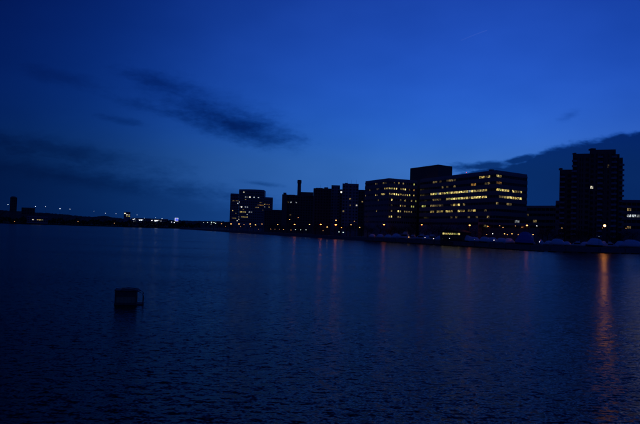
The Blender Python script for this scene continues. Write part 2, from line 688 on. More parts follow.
def mass(root, base, foot, z0, z1, m_, parapet=.9, name='wall'):
    f = [(x - base[0], y - base[1]) for x, y in foot]
    if sum(a[0] * b_[1] - b_[0] * a[1] for a, b_ in zip(f, f[1:] + f[:1])) < 0:
        f = f[::-1]
    link(name, MB().prism(f, z0 - base[2], z1 - base[2]).mesh(name, m_), root)
    cx, cy = sum(p[0] for p in f) / len(f), sum(p[1] for p in f) / len(f)
    g = [(cx + (x - cx) * .996, cy + (y - cy) * .996) for x, y in f]
    h = [(cx + (x - cx) * .965, cy + (y - cy) * .965) for x, y in f]
    mb = MB()
    z = z1 - base[2]
    c = len(f)
    mb.face([(x, y, z + .02) for x, y in h], 1)
    for i in range(c):
        j = (i + 1) % c
        mb.face([(*g[i], z), (*g[j], z), (*g[j], z + parapet), (*g[i], z + parapet)])
        mb.face([(*h[j], z), (*h[i], z), (*h[i], z + parapet), (*h[j], z + parapet)])
        mb.face([(*g[i], z + parapet), (*g[j], z + parapet), (*h[j], z + parapet), (*h[i], z + parapet)])
    link('roof', mb.mesh('roof', [m_, M_roof]), root)


def quad(A, B, depth):                        # footprint from front edge A->B, going back by depth
    dx, dy = B[0] - A[0], B[1] - A[1]
    l_ = math.hypot(dx, dy)
    nx, ny = -dy / l_ * depth, dx / l_ * depth
    return [A, B, (B[0] + nx, B[1] + ny), (A[0] + nx, A[1] + ny)]


def front(x0, x1, Y, skew=0.0):              # ends of a front wall that faces the river mouth, seen between columns x0 and x1
    C = px((x0 + x1) / 2, Y)
    out = []
    for x_ in (x0, x1):
        a_ = px(x_, 1.0)[0]
        out.append((C[0] ** 2 + C[1] ** 2) / (a_ * C[0] + C[1]))
    return px(x0, out[0]), px(x1, out[1] + skew)


def zof(x, y, Y):
    return at(x, y, Y).z


G0 = LAND_Z


def roof_box(root, base, c, sx_, sy_, z, h, m_=M_conc, name='roof_plant', rz=0.0):
    link(name, MB().box(-sx_ / 2, -sy_ / 2, 0, sx_ / 2, sy_ / 2, h).mesh(name, m_), root, (c[0] - base[0], c[1] - base[1], z - base[2]), rz)


# --- long office block with many lit floors, and its windowless tower
corner, leftp, rightp = px(495, 407), px(419, 492), px(526, 430)
backp = (leftp[0] + rightp[0] - corner[0], leftp[1] + rightp[1] - corner[1])
base = (corner[0], corner[1], G0)
t = thing('office_building', base, 'long dark office block with rows of lit yellow windows and a blank tower behind', 'building')
ztop = 47.3
mass(t, base, [corner, rightp, backp, leftp], G0, ztop, M_conc, .7)
rows = [44.4 - 4.3 * k for k in range(8)]
W = 'warm'
runs_l = [(1, 430, 490, .10, 'dim'), (4, 428, 490, .16, 'dim'), (5, 428, 490, .12, 'dim'), (6, 428, 490, .08, 'dim'), (0, 433.5, 442, .75, 'dim'), (0, 447, 457, .9, 'dim'), (0, 479, 490, .9, W), (1, 472, 475.5, 1, 'amber'), (1, 485, 490, .8, 'dim'),
          (2, 429, 434, .7, 'dim'), (2, 431, 453, 1, 'bright'), (2, 453.5, 487.5, 1, 'bright'),
          (3, 433, 441, .7, 'dim'), (3, 447, 487.5, 1, 'bright'), (4, 417, 425, .6, 'lime'), (4, 428, 452, .45, 'dim'), (4, 454, 460, 1, 'bright'),
          (5, 431, 433.6, 1, W), (5, 436.5, 443, 1, W), (5, 446.5, 453, 1, W), (5, 458, 464.6, 1, W), (5, 468.5, 475, 1, W), (5, 485, 487, 1, 'dim'), (6, 440, 452, .2, 'dim')]
runs_r = [(1, 491, 521, .15, 'dim'), (2, 491, 521, .6, 'dim'), (4, 491, 521, .15, 'dim'), (0, 490, 502.5, 1, 'bright'), (0, 513, 520, .6, 'dim'), (1, 493, 502, .8, 'amber'), (2, 491, 509, 1, 'bright'), (2, 511.5, 521, 1, 'bright'),
          (3, 491, 493.8, 1, 'dim'), (3, 497, 501.5, .7, 'dim'), (3, 501.5, 521, .97, 'bright'), (4, 505, 512, .6, 'dim'), (5, 512, 516, .3, 'dim')]
facade(t, base, leftp, corner, G0, ztop, rows, 2.95, 1.55, .88, runs_l, panes=2)
facade(t, base, corner, rightp, G0, ztop, rows, 2.9, 1.55, .88, runs_r, panes=2)
tc_, tl, tr = px(436.5, 500), px(408.5, 536), px(450.7, 511)
tb = (tl[0] + tr[0] - tc_[0], tl[1] + tr[1] - tc_[1])
mass(t, base, [tc_, tr, tb, tl], G0 + .1, zof(436.5, 164.5, 500) - .8, M_brick, .8, 'blank_tower')
roof_box(t, base, px(490, 417), 2.4, 2.4, ztop, 1.9, M_metal, 'roof_hatch', .4)
link('beacon', MB().tube([(0, 0, 0), (0, 0, 1.2)], .06).ball((0, 0, 1.35), .16, .16, 1).mesh('beacon', [M_metal, L_red]), t, (*[a_ - b_ for a_, b_ in zip(px(465, 442), base)], ztop - G0 + .6))

# --- office block with lit upper floors next to it
c2, l2, r2 = px(387.5, 500), px(364, 537), px(416, 514)
b2 = (l2[0] + r2[0] - c2[0], l2[1] + r2[1] - c2[1])
base = (c2[0], c2[1], G0)
t = thing('office_building', base, 'dark square office block with scattered lit yellow windows next to the blank tower', 'building')
mass(t, base, [c2, r2, b2, l2], G0, 47.8, M_conc, .8)
rows = [45.2 - 4.35 * k for k in range(8)]
rl = [(0, 374, 378.5, .7, 'dim'), (0, 382, 387, 1, 'dim'), (1, 369, 371, 1, 'dim'), (1, 377, 379, 1, 'dim'), (1, 384.5, 388, 1, W), (2, 374.5, 377.5, 1, W), (2, 381, 386.5, .9, W),
      (3, 377, 379, 1, 'dim'), (5, 376, 377.5, 1, 'dim'), (2, 364, 367, .6, 'dim')]
rr_ = [(0, 393.5, 396, 1, 'dim'), (0, 398, 401, 1, W), (0, 403, 405, 1, W), (0, 413.5, 416, 1, 'lime'), (1, 389.5, 394.5, 1, 'bright'), (1, 395, 397.5, 1, W), (1, 399, 401.5, 1, 'bright'), (1, 402.5, 406, 1, W), (1, 408, 411, .8, 'amber'), (1, 412, 415, .6, 'amber'),
       (2, 387.5, 411, .95, 'bright'), (2, 412, 415.5, 1, W), (3, 390.5, 393.5, 1, 'bright'), (3, 398.5, 401, 1, 'bright'), (3, 403.5, 406.2, 1, W), (3, 410.5, 412.5, 1, 'dim'), (3, 413.7, 416, 1, 'lime'),
       (4, 390.5, 393.5, 1, W), (4, 398.5, 400.8, 1, 'bright'), (4, 402, 409, .6, 'dim'), (4, 409.5, 415, 1, 'lime'), (5, 390.5, 392.8, 1, W), (5, 386.5, 389, 1, 'dim'), (5, 395, 397, .6, 'dim'), (5, 397.8, 401, 1, 'bright'), (5, 402, 415, .45, 'dim'), (6, 388.5, 392.5, 1, W), (6, 397.5, 400.5, 1, 'dim')]
facade(t, base, l2, c2, G0, 47.8, rows, 2.4, 1.45, .56, rl, panes=1)
facade(t, base, c2, r2, G0, 47.8, rows, 2.05, 1.45, .6, rr_, panes=1)

# --- dark apartment blocks further along the bank
def apartment(label, x0, x1, ytop, Y, skew, mats, floors, depth, runs=(), bay=3.0, name='apartment_building', shave=.0):
    A, B = front(x0, x1, Y, skew)
    base_ = (A[0], A[1], G0)
    t_ = thing(name, base_, label, 'building')
    zt = zof((x0 + x1) / 2, ytop, Y + skew / 2)
    foot = quad(A, B, depth)
    if shave:
        s_0, s_1 = foot[0], foot[3]
        foot = [(A[0] + (B[0] - A[0]) * .08, A[1] + shave * .1), B, foot[2], s_1, (s_1[0] * .1 + A[0] * .9, s_1[1] * .15 + A[1] * .85)]
    mass(t_, base_, foot, G0, zt - .7, mats, .7)
    rws = [zt - 3.0 - 3.05 * k for k in range(floors)]
    facade(t_, base_, foot[0], B, G0, zt - .7, rws, bay, 1.6, .55, runs, band=mats, pier=bay * 2, panes=1, pier_m=mats)
    return t_, base_, zt


t, base, zt = apartment('dark square brick building carrying a tall slim chimney', 286, 312.5, 195.2, 790, 4, M_brick, 11, 26,
                        [(2, 286, 289, 1, 'dim'), (2, 290, 292.5, 1, 'white'), (2, 295, 297.5, 1, 'white'), (7, 288, 291, .4, 'dim'), (8, 297, 300, .6, 'dim')], name='brick_building')
cpx = px(298, 800)
ztip = zof(298, 180, 800)
ch = MB()
ch.rings([[(r_ * math.cos(a_ * math.pi / 6), r_ * math.sin(a_ * math.pi / 6), z_ - G0) for a_ in range(12)] for r_, z_ in ((2.3, zt - .6), (2.1, ztip - 4.5), (2.1, ztip - 4.4), (2.6, ztip - 4.2), (2.6, ztip - .6), (2.3, ztip))])
link('chimney', ch.mesh('chimney', M_brick), t, (cpx[0] - base[0], cpx[1] - base[1], 0))
A, B = px(281, 785), px(286, 786)
roof_box(t, base, ((A[0] + B[0]) / 2, 793), B[0] - A[0], 14, G0, zof(283, 194.3, 786) - G0, M_brick, 'stair_tower')
roof_box(t, base, px(283.8, 790), 3.6, 4, zof(283, 194.3, 786), 2.2, M_brick, 'stair_tower_top')
roof_box(t, base, px(305.8, 801), 15.6, 18, zt - .72, zof(305.8, 192.2, 795) - zt + .7, M_brick, 'upper_storey', .02)
roof_box(t, base, px(291, 800), 7, 8, zt - .7, 1.2, M_conc, 'roof_plant')

apartment('broad dark apartment block with a rounded roof corner, unlit', 312.2, 330.5, 188.3, 700, 0, M_brick, 13, 24, [(10, 325, 330, .3, 'dim')], shave=10)
apartment('narrow dark apartment block squeezed between two broader ones', 330.2, 338.8, 185.2, 690, 0, M_conc, 13, 22, [])
apartment('low dark apartment block showing between two taller ones', 338.5, 366, 189.6, 668, 0, M_brick, 13, 20, [(0, 338.5, 343.5, 1, 'strong'), (3, 362, 365, 1, 'dim'), (7, 343, 345, 1, 'dim')])
t, base, zt = apartment('dark apartment block with a flat chamfered roof and one bright window', 341.2, 357.4, 183.6, 640, 0, M_conc, 14, 16,
                        [(1, 340, 343.6, 1, 'strong'), (6, 354, 356.6, 1, 'strong'), (4, 350, 352.2, 1, 'dim'), (8, 343, 345.5, .8, 'dim'), (6, 350, 352, 1, 'dim')])
apartment('low dark brick building between the far lit office and the chimney', 264, 284, 209.8, 880, 0, M_brick, 7, 20, [(4, 264, 284, .08, 'dim')], name='brick_building')

for x_, Y_, y_, w_, h_ in ((318, 708, 188.3, 7, 1.6), (325, 712, 188.3, 4, 2.4), (349, 650, 183.6, 6, 1.2), (345, 646, 183.6, 2.5, 2.0), (354, 648, 183.6, 3, .9)):
    own = next(o for o in bpy.data.objects if o.name.startswith('apartment_building') and (o['label'].startswith('broad') if x_ < 330 else 'chamfered' in o['label']))
    roof_box(own, own.location, px(x_, Y_), w_, w_ * .8, zof(x_, y_, Y_ - 8) - .8, h_, M_conc, 'roof_plant', .1)
    p_ = px(x_ + 1, Y_)
    link('antenna', MB().tube([(0, 0, 0), (0, 0, 4.5)], [.09, .04], 5).mesh('antenna', M_metal), own, (p_[0] - own.location[0], p_[1] - own.location[1], zof(x_, y_, Y_ - 8) - G0))

# --- far office with a curved centre
YF = 1050
base = (*px(250, YF), G0)
t = thing('office_building', base, 'distant stepped office building with a curved centre and dotted lit windows', 'building')
z_c, z_l, z_r = zof(250, 190.2, YF), zof(233, 194, YF), zof(268, 197.6, YF)
La, Lb = px(229.6, YF + 0), px(237.8, YF + 2)
Ra, Rb = px(263.2, YF + 2), px(272, YF + 10)
mass(t, base, quad(La, Lb, 30), G0, z_l, M_conc, .9, 'wing')
mass(t, base, quad(Ra, Rb, 30), G0, z_r, M_conc, .9, 'wing')
arc = []
for i in range(7):
    q = i / 6
    xx = Lb[0] + .3 + (Ra[0] - Lb[0] - .6) * q
    arc.append((xx, YF + 1 - 9 * math.sin(math.pi * q)))
mass(t, base, arc + [(arc[-1][0], YF + 30), (arc[0][0], YF + 30)], G0 + .1, z_c, M_conc, 1.0, 'curved_centre')
kr = [(0, 243.6, 245.6, 1, 'strong'), (2, 245, 247.8, .9, 'white'), (2, 249, 251.4, 1, 'strong'), (2, 252.8, 255.2, .8, 'white'), (2, 257, 259, 1, 'white'), (3, 244, 247.4, 1, W), (3, 252, 253, 1, 'dim'),
      (4, 237, 240, 1, 'white'), (4, 260, 262.4, 1, 'dim'), (5, 256.5, 264, .8, 'amber'), (6, 255.5, 258.2, .8, 'dim'), (6, 239.3, 243.2, 1, 'strong'), (6, 243, 250, .7, 'white'), (7, 240.5, 243.5, .8, 'dim'), (7, 262, 263, .8, 'dim'),
      (8, 240, 247, .85, 'warm'), (8, 247.5, 252, .7, 'white'), (9, 246.5, 249, 1, 'white'), (10, 238, 240, 1, W), (10, 241, 248.5, .8, W), (11, 236.5, 240, 1, 'strong')]
rows = [z_c - 3.6 - 4.0 * k for k in range(13)]
for i in range(6):
    facade(t, base, arc[i], arc[i + 1], G0, z_c, rows, 2.6, 1.6, .66, kr, panes=1)
kl = [(2, 232.5, 238.5, .9, 'dim'), (3, 236.3, 238, 1, 'white'), (6, 231, 233, 1, W), (7, 233.5, 236.5, .6, 'dim'), (9, 230, 238, .85, W), (10, 229, 230.6, 1, 'dim'), (10, 236, 238, 1, 'strong'), (0, 232, 234, .0, 'dim')]
facade(t, base, La, Lb, G0, z_l, [z_l - 2.9 - 4.0 * k for k in range(11)], 2.4, 1.6, .66, kl, panes=1)
kq = [(2, 263, 265, 1, W), (2, 265.5, 270.5, .95, 'amber'), (3, 263.6, 265.4, 1, 'white'), (3, 267.8, 269.6, 1, W), (5, 266, 268, 1, 'dim')]
facade(t, base, Ra, Rb, G0, z_r, [z_r - 2.9 - 4.0 * k for k in range(10)], 2.4, 1.6, .66, kq, panes=1)

# --- tall apartment tower on the right
YT = 372
base = (*px(596, YT), G0)
t = thing('apartment_tower', base, 'tall dark apartment tower with stepped roof, stacked balconies and one bright window', 'building')


def tower_mass(x0, x1, ytop, Y, depth, m_, runs=(), name='wall', bal=None, floors=16, skew=0, parapet=.9):
    A_, B_ = front(x0, x1, Y, skew)
    zt_ = zof((x0 + x1) / 2, ytop, Y)
    mass(t, base, quad(A_, B_, depth), G0, zt_ - parapet, m_, parapet, name)
    rws = [zt_ - 3.4 - 3.0 * k for k in range(floors)]
    facade(t, base, A_, B_, G0, zt_ - parapet, rws, 2.5, 1.7, .6, runs, band=m_, panes=1, bands=False, pier=5, pier_m=m_)
    if bal is not None:
        ang = math.atan2(B_[1] - A_[1], B_[0] - A_[0])
        for k in range(floors):
            for tt in bal:
                x_, y_ = A_[0] + (B_[0] - A_[0]) * tt, A_[1] + (B_[1] - A_[1]) * tt
                link('balcony', BALC, t, (x_ - base[0], y_ - base[1], rws[k] - 1.4 - G0), ang)
    return zt_


bm = MB().box(-1.4, -1.5, 0, 1.4, 0, .18)
bm.box(-1.4, -1.5, .18, 1.4, -1.42, 1.1).box(-1.4, -1.41, .18, -1.32, -.02, 1.1).box(1.32, -1.41, .18, 1.4, -.02, 1.1)
BALC = bm.mesh('balcony', M_conc)
tower_mass(558.5, 571.5, 169.6, 378, 16, M_brick, [], 'wing', bal=[.22], floors=13)
tower_mass(571.3, 589, 153.6, 372, 18, M_brick, [], 'wing', bal=[.10], floors=15)
tower_mass(588.2, 614.3, 149.6, 368, 24, M_brick, [(6, 590.2, 593.2, 1, 'strong'), (2, 605.5, 607.8, 1, 'dim')], 'centre_block', bal=[.42, .95], floors=16, parapet=1.1)
tower_mass(614.3, 618.2, 154.0, 372, 18, M_brick, [], 'wing', floors=15)
tower_mass(618.2, 621.6, 157.6, 375, 16, M_brick, [], 'wing', bal=[.7], floors=14)
roof_box(t, base, px(590.5, 372), 2.6, 4, zof(600, 149.6, 368), .9, M_brick, 'roof_plant')
roof_box(t, base, px(572.8, 376), 1.2, 3, zof(580, 153.6, 372), .7, M_brick, 'roof_plant')
roof_box(t, base, px(559.3, 382), 1.2, 3, zof(565, 169.6, 378), 1.1, M_brick, 'roof_plant')
roof_box(t, base, px(603, 380), 7, 6, zof(600, 149.6, 368) - 1, 1.3, M_conc, 'roof_plant')


# --- lower blocks either side of the tower
def slab(label, x0, x1, ytop, Y, skew, depth, rws_y, bay, runs, m_=M_conc, wh=1.7, ww=.9, cat='building', name='low_building'):
    A_, B_ = front(x0, x1, Y, skew)
    b_ = (A_[0], A_[1], G0)
    t_ = thing(name, b_, label, cat)
    zt_ = zof((x0 + x1) / 2, ytop, Y + skew / 2)
    mass(t_, b_, quad(A_, B_, depth), G0, zt_ - .7, m_, .7)
    xm = (x0 + x1) / 2
    facade(t_, b_, A_, B_, G0, zt_ - .7, [zof(xm, y_, Y + skew / 2) for y_ in rws_y], bay, wh, ww, runs, panes=2)
    return t_, b_, zt_


slab('flat roofed dark building beyond the tower with short rows of white lit windows', 621.5, 690, 200.2, 392, 6, 30, [204.5, 210, 216.3, 222, 228], 2.6,
     [(1, 626.5, 631.5, .8, 'dim'), (2, 625.5, 634.5, 1, 'white'), (2, 636, 641, 1, 'white'), (2, 645, 660, .6, 'white'), (4, 625, 629, .5, 'dim')])
slab('low dark building between the lit office block and the tower', 524.5, 557.5, 205.6, 446, -8, 30, [209.5, 215, 221.2, 227], 2.7,
     [(1, 525, 544, .25, 'dim'), (2, 532, 541, .35, 'dim'), (2, 548, 551.3, 1, 'strong')])
slab('small two step annexe against the foot of the tower', 555, 559.5, 200.6, 386, 0, 12, [206, 212, 218], 2.2, [])
slab('low dark terrace of ground floor rooms under the lit office block', 478, 530, 219.3, 391, 0, 6, [221.2, 226.6], 2.8,
     [(0, 513.5, 519.5, .95, 'white'), (1, 485, 523, .2, 'dim')], M_brick)

# ------------------------------------------------------------------ far bank on the left
ridge_px = [(-160, 207), (-60, 208.5), (0, 210.2), (20, 211.4), (40, 212.6), (60, 214), (80, 216), (92, 216.9), (104, 215.6), (116, 217.9), (135, 219.2), (160, 219.9), (190, 220.6), (230, 221.8), (300, 224)]
mb = MB()
crest, toe, back = [], [], []
for (xa, ya), (xb, yb) in zip(ridge_px, ridge_px[1:]):
    n = max(2, int((xb - xa) / 1.2))
    for i in range(n):
        q = i / n
        xx, yy = xa + (xb - xa) * q, ya + (yb - ya) * q + random.uniform(-.35, .35)
        p = at(xx, yy, 2900 + random.uniform(-30, 30))
        crest.append(p)
        toe.append((p.x * .9, 2500, LAND_Z - 1))
        back.append((p.x * 1.2, 3600, LAND_Z - 1))
for i in range(len(crest) - 1):
    mb.face([toe[i], toe[i + 1], crest[i + 1], crest[i]])
    mb.face([crest[i], crest[i + 1], back[i + 1], back[i]])
structure('hills', mb.mesh('hills', mat('wooded_slope', (.035, .04, .025), .95, .4, .02)))

mb = MB()
for i in range(5200):
    xx = random.uniform(-60, 200)
    Y = 1600 + random.random() ** 1.5 * 170 + (100 if xx > 186 else 0)
    base_p = px(xx, Y)
    lump = .55 + .28 * math.sin(xx * .35) + .2 * math.sin(xx * .83 + 1) + .15 * math.sin(xx * 1.9 + 2)
    hh = LAND_Z + random.random() ** .7 * (7 + 9 * max(.1, lump))
    c = Vector((base_p[0], base_p[1], hh))
    r_ = random.uniform(1.2, 2.6)
    n_ = Vector((random.gauss(0, 1), random.gauss(0, 1), random.gauss(0, .7))).normalized()
    a_ = n_.orthogonal().normalized() * r_
    b_ = n_.cross(a_) * .8
    mb.face([c + a_, c + b_, c - a_ * .9, c - b_ * 1.1])
fw = link('far_wood', mb.mesh('far_wood', M_bud))
fw['kind'], fw['label'], fw['category'] = 'stuff', 'dark line of trees along the distant river bank', 'trees'


def far_block(label, x0, x1, ytop, Y, depth, nfl, bay, runs=(), m_=M_brick, name='far_building', wh=2.0):
    A_, B_ = front(x0, x1, Y)
    b_ = (A_[0], A_[1], G0)
    t_ = thing(name, b_, label, 'building')
    zt_ = zof((x0 + x1) / 2, ytop, Y)
    mass(t_, b_, quad(A_, B_, depth), G0, zt_ - 1, m_, 1)
    facade(t_, b_, A_, B_, G0, zt_ - 1, [zt_ - 4.2 - 4.2 * k for k in range(nfl)], bay, wh, .7, runs, panes=1, bands=False)
    return t_, b_, zt_


t, b_, zt = far_block('slim dark tower standing alone above the distant bank', 9.2, 16.2, 197.2, 1780, 18, 9, 4.2, name='far_tower')
roof_box(t, b_, px(12.7, 1789), 9, 9, zt - 1, 3.2, M_brick, 'roof_plant')
far_block('broad dark block with a flat roof beside the slim distant tower', 21, 34.5, 207.6, 1800, 25, 4, 6)
far_block('long low dark building on the distant bank with a row of small yellow windows', 27, 48, 216.3, 1590, 12, 3, 5.2, [(1, 31, 33.6, 1, 'strong'), (1, 36, 43.5, .9, 'bright'), (2, 31, 33, .5, 'bright')], M_conc, wh=2.4)
t, b_, zt = far_block('small distant building with a stepped cluster of lit yellow windows', 123.4, 130, 211.9, 1850, 16, 3, 4.6, [(0, 123, 126.2, 1, 'strong'), (0, 126, 129, .6, 'bright'), (1, 125, 130, .9, 'strong'), (2, 126.5, 130, .6, 'bright')], M_conc, wh=2.6)
far_block('long floodlit stand across the water on the distant bank', 131, 168, 218.4, 1700, 18, 2, 4.4, [(0, 139, 143, .9, 'white'), (0, 154.5, 160, .9, 'white'), (1, 132, 136, .5, 'white'), (0, 147, 150, .4, 'dim')], M_conc, wh=2.2)

# ------------------------------------------------------------------ lamps
def lamp_post(name, label, x, y, lens, rad, Y, ground=LAND_Z, group=None, arm=1.3, cat='street lamp'):
    p = at(x, y, Y)
    d = Vector((-p.x, -p.y)).normalized()
    root = thing(name, (p.x - d.x * arm, p.y - d.y * arm, ground), label, cat, group)
    h = p.z - ground
    link('pole', MB().tube([(0, 0, 0), (0, 0, .8), (0, 0, .85), (0, 0, h + .15)], [.2, .2, .11, .07]).mesh('pole', M_metal), root)
    if arm > .3:
        link('arm', MB().tube([(0, 0, h + .1), (d.x * arm * .5, d.y * arm * .5, h + .42), (d.x * arm, d.y * arm, h + rad * .8 + .1)], .05).mesh('arm', M_metal), root)
    hd = MB().ball((0, 0, rad * .62), rad * .8, rad * .28)
    head = link('lamp_head', hd.mesh('lamp_head', M_metal, True), root, (d.x * arm, d.y * arm, h))
    if lens == L_sodhi:                       # floodlight: glass disc facing river, housing added behind to shield tower from light
        a_ = math.atan2(d.y, d.x)
        ring = [(0, rad * math.cos(k * math.pi / 6), rad * math.sin(k * math.pi / 6)) for k in range(12)]
        hs_ = MB()
        hs_.rings([[(-.45, y_ * .6, z_ * .6) for _, y_, z_ in ring], [(0, y_ * 1.02, z_ * 1.02) for _, y_, z_ in ring], [(.30, y_ * 1.25, z_ * 1.25) for _, y_, z_ in ring]], caps=False)
        hs_.face([(-.45, y_ * .6, z_ * .6) for _, y_, z_ in ring])
        link('housing', hs_.mesh('housing', M_metal), head, rz=a_)
        dm = MB()
        dm.face([(.02, y_, z_) for _, y_, z_ in ring])
        link('lens', dm.mesh('lens', lens), head, rz=a_)
        return root
    link('lens', MB().ball((0, 0, 0), rad, rad * .62).mesh('lens', lens, True), head)
    return root


G = 'street lamps along the river road'
for x, y, lens, rad, lab in (
        (384, 224.6, L_sod, .55, 'orange street lamp lighting bare trees below the square office block'),
        (421.8, 224.7, L_sod, .42, 'orange street lamp in front of the blank tower, left of the clubhouse'),
        (469.7, 225.2, L_sod, .5, 'orange street lamp on the bank just past the lit clubhouse'),
        (527, 225.4, L_sod, .45, 'orange street lamp behind the tall wrapped yacht'),
        (604.7, 225.6, L_sodhi, .55, 'brightest orange street lamp, at the foot of the tall tower'),
        (320.8, 224.4, L_sod, .65, 'bright orange street lamp below the broad rounded apartment block'),
        (335.8, 224.7, L_sod, .75, 'largest orange street lamp below the narrow apartment block'),
        (294.6, 224.4, L_sod, .6, 'bright orange street lamp below the chimney building')):
    lamp_post('street_lamp', lab, x, y, lens, rad, shore_Y(x) + 13, 2.53)
LAB = 'small street lamp in the row along the far end of the river road'
for x, y, lens, rad in ((309.5, 224.4, L_warm, .55), (277.7, 224.5, L_warm, .55), (262, 224, L_dimw, .7), (255.5, 224.8, L_warm, .7), (250.2, 224, L_warm, .75), (239, 224, L_warm, .9), (231, 223.9, L_warm, .9),
                        (221.5, 223.7, L_dimw, .8), (351, 224.7, L_warm, .45), (244, 224.6, L_dimw, .6), (225.5, 226.5, L_dimw, .5)):
    lamp_post('street_lamp', LAB, x, y, lens, rad, shore_Y(x) + 13, 2.53, G)
LAB = 'short warm lamp on a low post between the lit windows and the water'
for x, y, lens, rad, dd in ((327.2, 227, L_warm, .55, 14), (341.5, 227.7, L_sod, .3, 12), (359.6, 227.4, L_warm, .4, 10), (336, 220.2, L_warm, .6, 45), (354.4, 221.2, L_dimw, .4, 30), (289.6, 219.5, L_warm, .45, 40), (298.2, 217.6, L_dimw, .5, 60)):
    lamp_post('post_lamp', LAB, x, y, lens, rad, shore_Y(x) + dd, 2.4, 'warm lamps among the far trees', .2, 'lamp')
LAB = 'tiny pale lamp in the low row along the riverside path'
for x, y, lens, rad in ((270.8, 229, L_dimw, .45), (275, 229.2, L_dimw, .3), (283.5, 229.3, L_warm, .32), (291, 230, L_dimw, .45), (295.5, 229.6, L_cool, .45), (300.6, 229.8, L_cool, .45), (306, 229.8, L_cool, .5),
                        (323, 230.6, L_dimw, .3), (339, 231.9, L_cool, .5), (343.2, 232.3, L_cool, .5), (250.5, 226.6, L_dimw, .4), (258.5, 229.2, L_dimw, .3), (240.5, 226.6, L_dimw, .45), (279.5, 229.2, L_dimw, .25)):
    lamp_post('path_lamp', LAB, x, y, lens, rad, shore_Y(x) + 3, 2.45, 'low lamps along the riverside path', .0, 'lamp')
LAB = 'greenish white lamp in the cluster below the distant stepped office'
for x, y, rad in ((203.5, 222.4, .5), (207.6, 222.4, .8), (211.5, 222.3, 1.0), (211.2, 224, .6), (214, 222.5, .9), (215.6, 223.2, 1.0)):
    lamp_post('white_lamp', LAB, x, y, L_cool, rad, shore_Y(x) + 20, 2.4, 'greenish white lamps at the far bend', .0, 'lamp')
LAB = 'white lamp at ground level below the long lit office block'
for x, y, lens, rad, dd in ((492.6, 233.7, L_white, .26, 9), (504.5, 233.8, L_warm, .32, 9), (507.4, 234.5, L_dimw, .34, 9), (512, 233.8, L_warm, .30, 9), (518.2, 234.6, L_dimw, .3, 9), (533, 234.5, L_warm, .3, 9), (536.8, 225.9, L_white, .26, 9),
                            (503, 227.4, L_dimw, .34, 12), (499.6, 225.6, L_dimw, .25, 12), (515.5, 225.9, L_dimw, .28, 12), (522, 227.2, L_dimw, .25, 12), (487.9, 226.3, L_sod, .2, 10), (486.6, 234.4, L_dimw, .25, 7), (561.9, 228, L_warm, .22, 10), (626, 228.2, L_dimw, .25, 9), (628, 226.8, L_dimw, .2, 9), (602.5, 228, L_dimw, .22, 9), (408.6, 237.0, L_warm, .25, 2.5)):
    lamp_post('post_lamp', LAB if lens == L_white else 'warm lamp low on the bank at the foot of the tower' if x > 550 else 'warm lamp at street level below the long lit office block', x, y, lens, rad, shore_Y(x) + dd, 2.4, 'lamps on the bank behind the marina', .0, 'lamp')

# tall floodlight masts and lower floodlights on the distant bank
LAB = 'tall thin floodlight mast rising above the distant bank'
for x, y, s_ in ((8, 204.6, 1.0), (35.5, 206.5, 1.05), (45.5, 206.6, .7), (60, 208.7, 1.15), (70, 209.1, .8), (94, 211.1, .55), (105.5, 213.2, .85), (116, 213.6, .7)):
    lamp_post('floodlight_mast', LAB, x, y, L_flood, s_, 1690, 2.4, 'floodlight masts beyond the water', .0, 'light mast')
LAB = 'bright white floodlight low on the distant bank'
for x, y, s_ in ((133.2, 219.3, 1.4), (134.6, 219, 1.2), (139.6, 220, 1.9), (141.4, 219.9, 2.3), (144.3, 218.1, .7), (152, 220.4, 1.4), (155.4, 220.8, 2.4), (157, 220.6, 2.0), (161, 221, 1.1), (162, 218.6, .8), (171.6, 222, .9), (174.3, 222.6, 1.4), (155.5, 217.4, .6), (137, 214.9, .6)):
    lamp_post('floodlight', LAB, x, y, L_flood, s_, 1640, 2.4, 'floodlights on the distant bank', .0, 'floodlight')
LAB = 'faint lone lamp on the distant bank'
for x, y in ((14.5, 221.4), (78, 221.5), (114.4, 223.2)):
    lamp_post('bank_lamp', LAB, x, y, L_dimw, 1.0, 1598, 2.4, 'lone lamps on the distant bank', .0, 'lamp')

p = at(176.6, 219.6, 1660)
t = thing('lit_sign', (p.x, p.y, 2.4), 'square blue and white illuminated sign on a frame above the distant trees', 'sign')
hs = p.z - 2.4
for dx_ in (-2.6, 2.6):
    link('post', MB().box(dx_ - .25, -.25, 0, dx_ + .25, .25, hs - 3.9).mesh('post', M_metal), t)
link('panel', MB().box(-4.2, -.3, hs - 4.2, 4.2, .5, hs + 4.2).mesh('panel', lamp_mat('blue_sign_glow', (.10, .14, 1.0), .16)), t)
bd = MB()
for q in ((-4.4, -4.4, 4.4, -3.1), (-4.4, 3.1, 4.4, 4.4), (-4.4, -3.1, -3.1, 3.1)):
    bd.box(q[0], -.5, hs + q[1], q[2], -.32, hs + q[3])
bd.box(3.1, -.5, hs + .8, 4.4, -.32, hs + 3.1)
link('border', bd.mesh('border', lamp_mat('white_sign_glow', (.8, .86, 1.0), .15)), t)

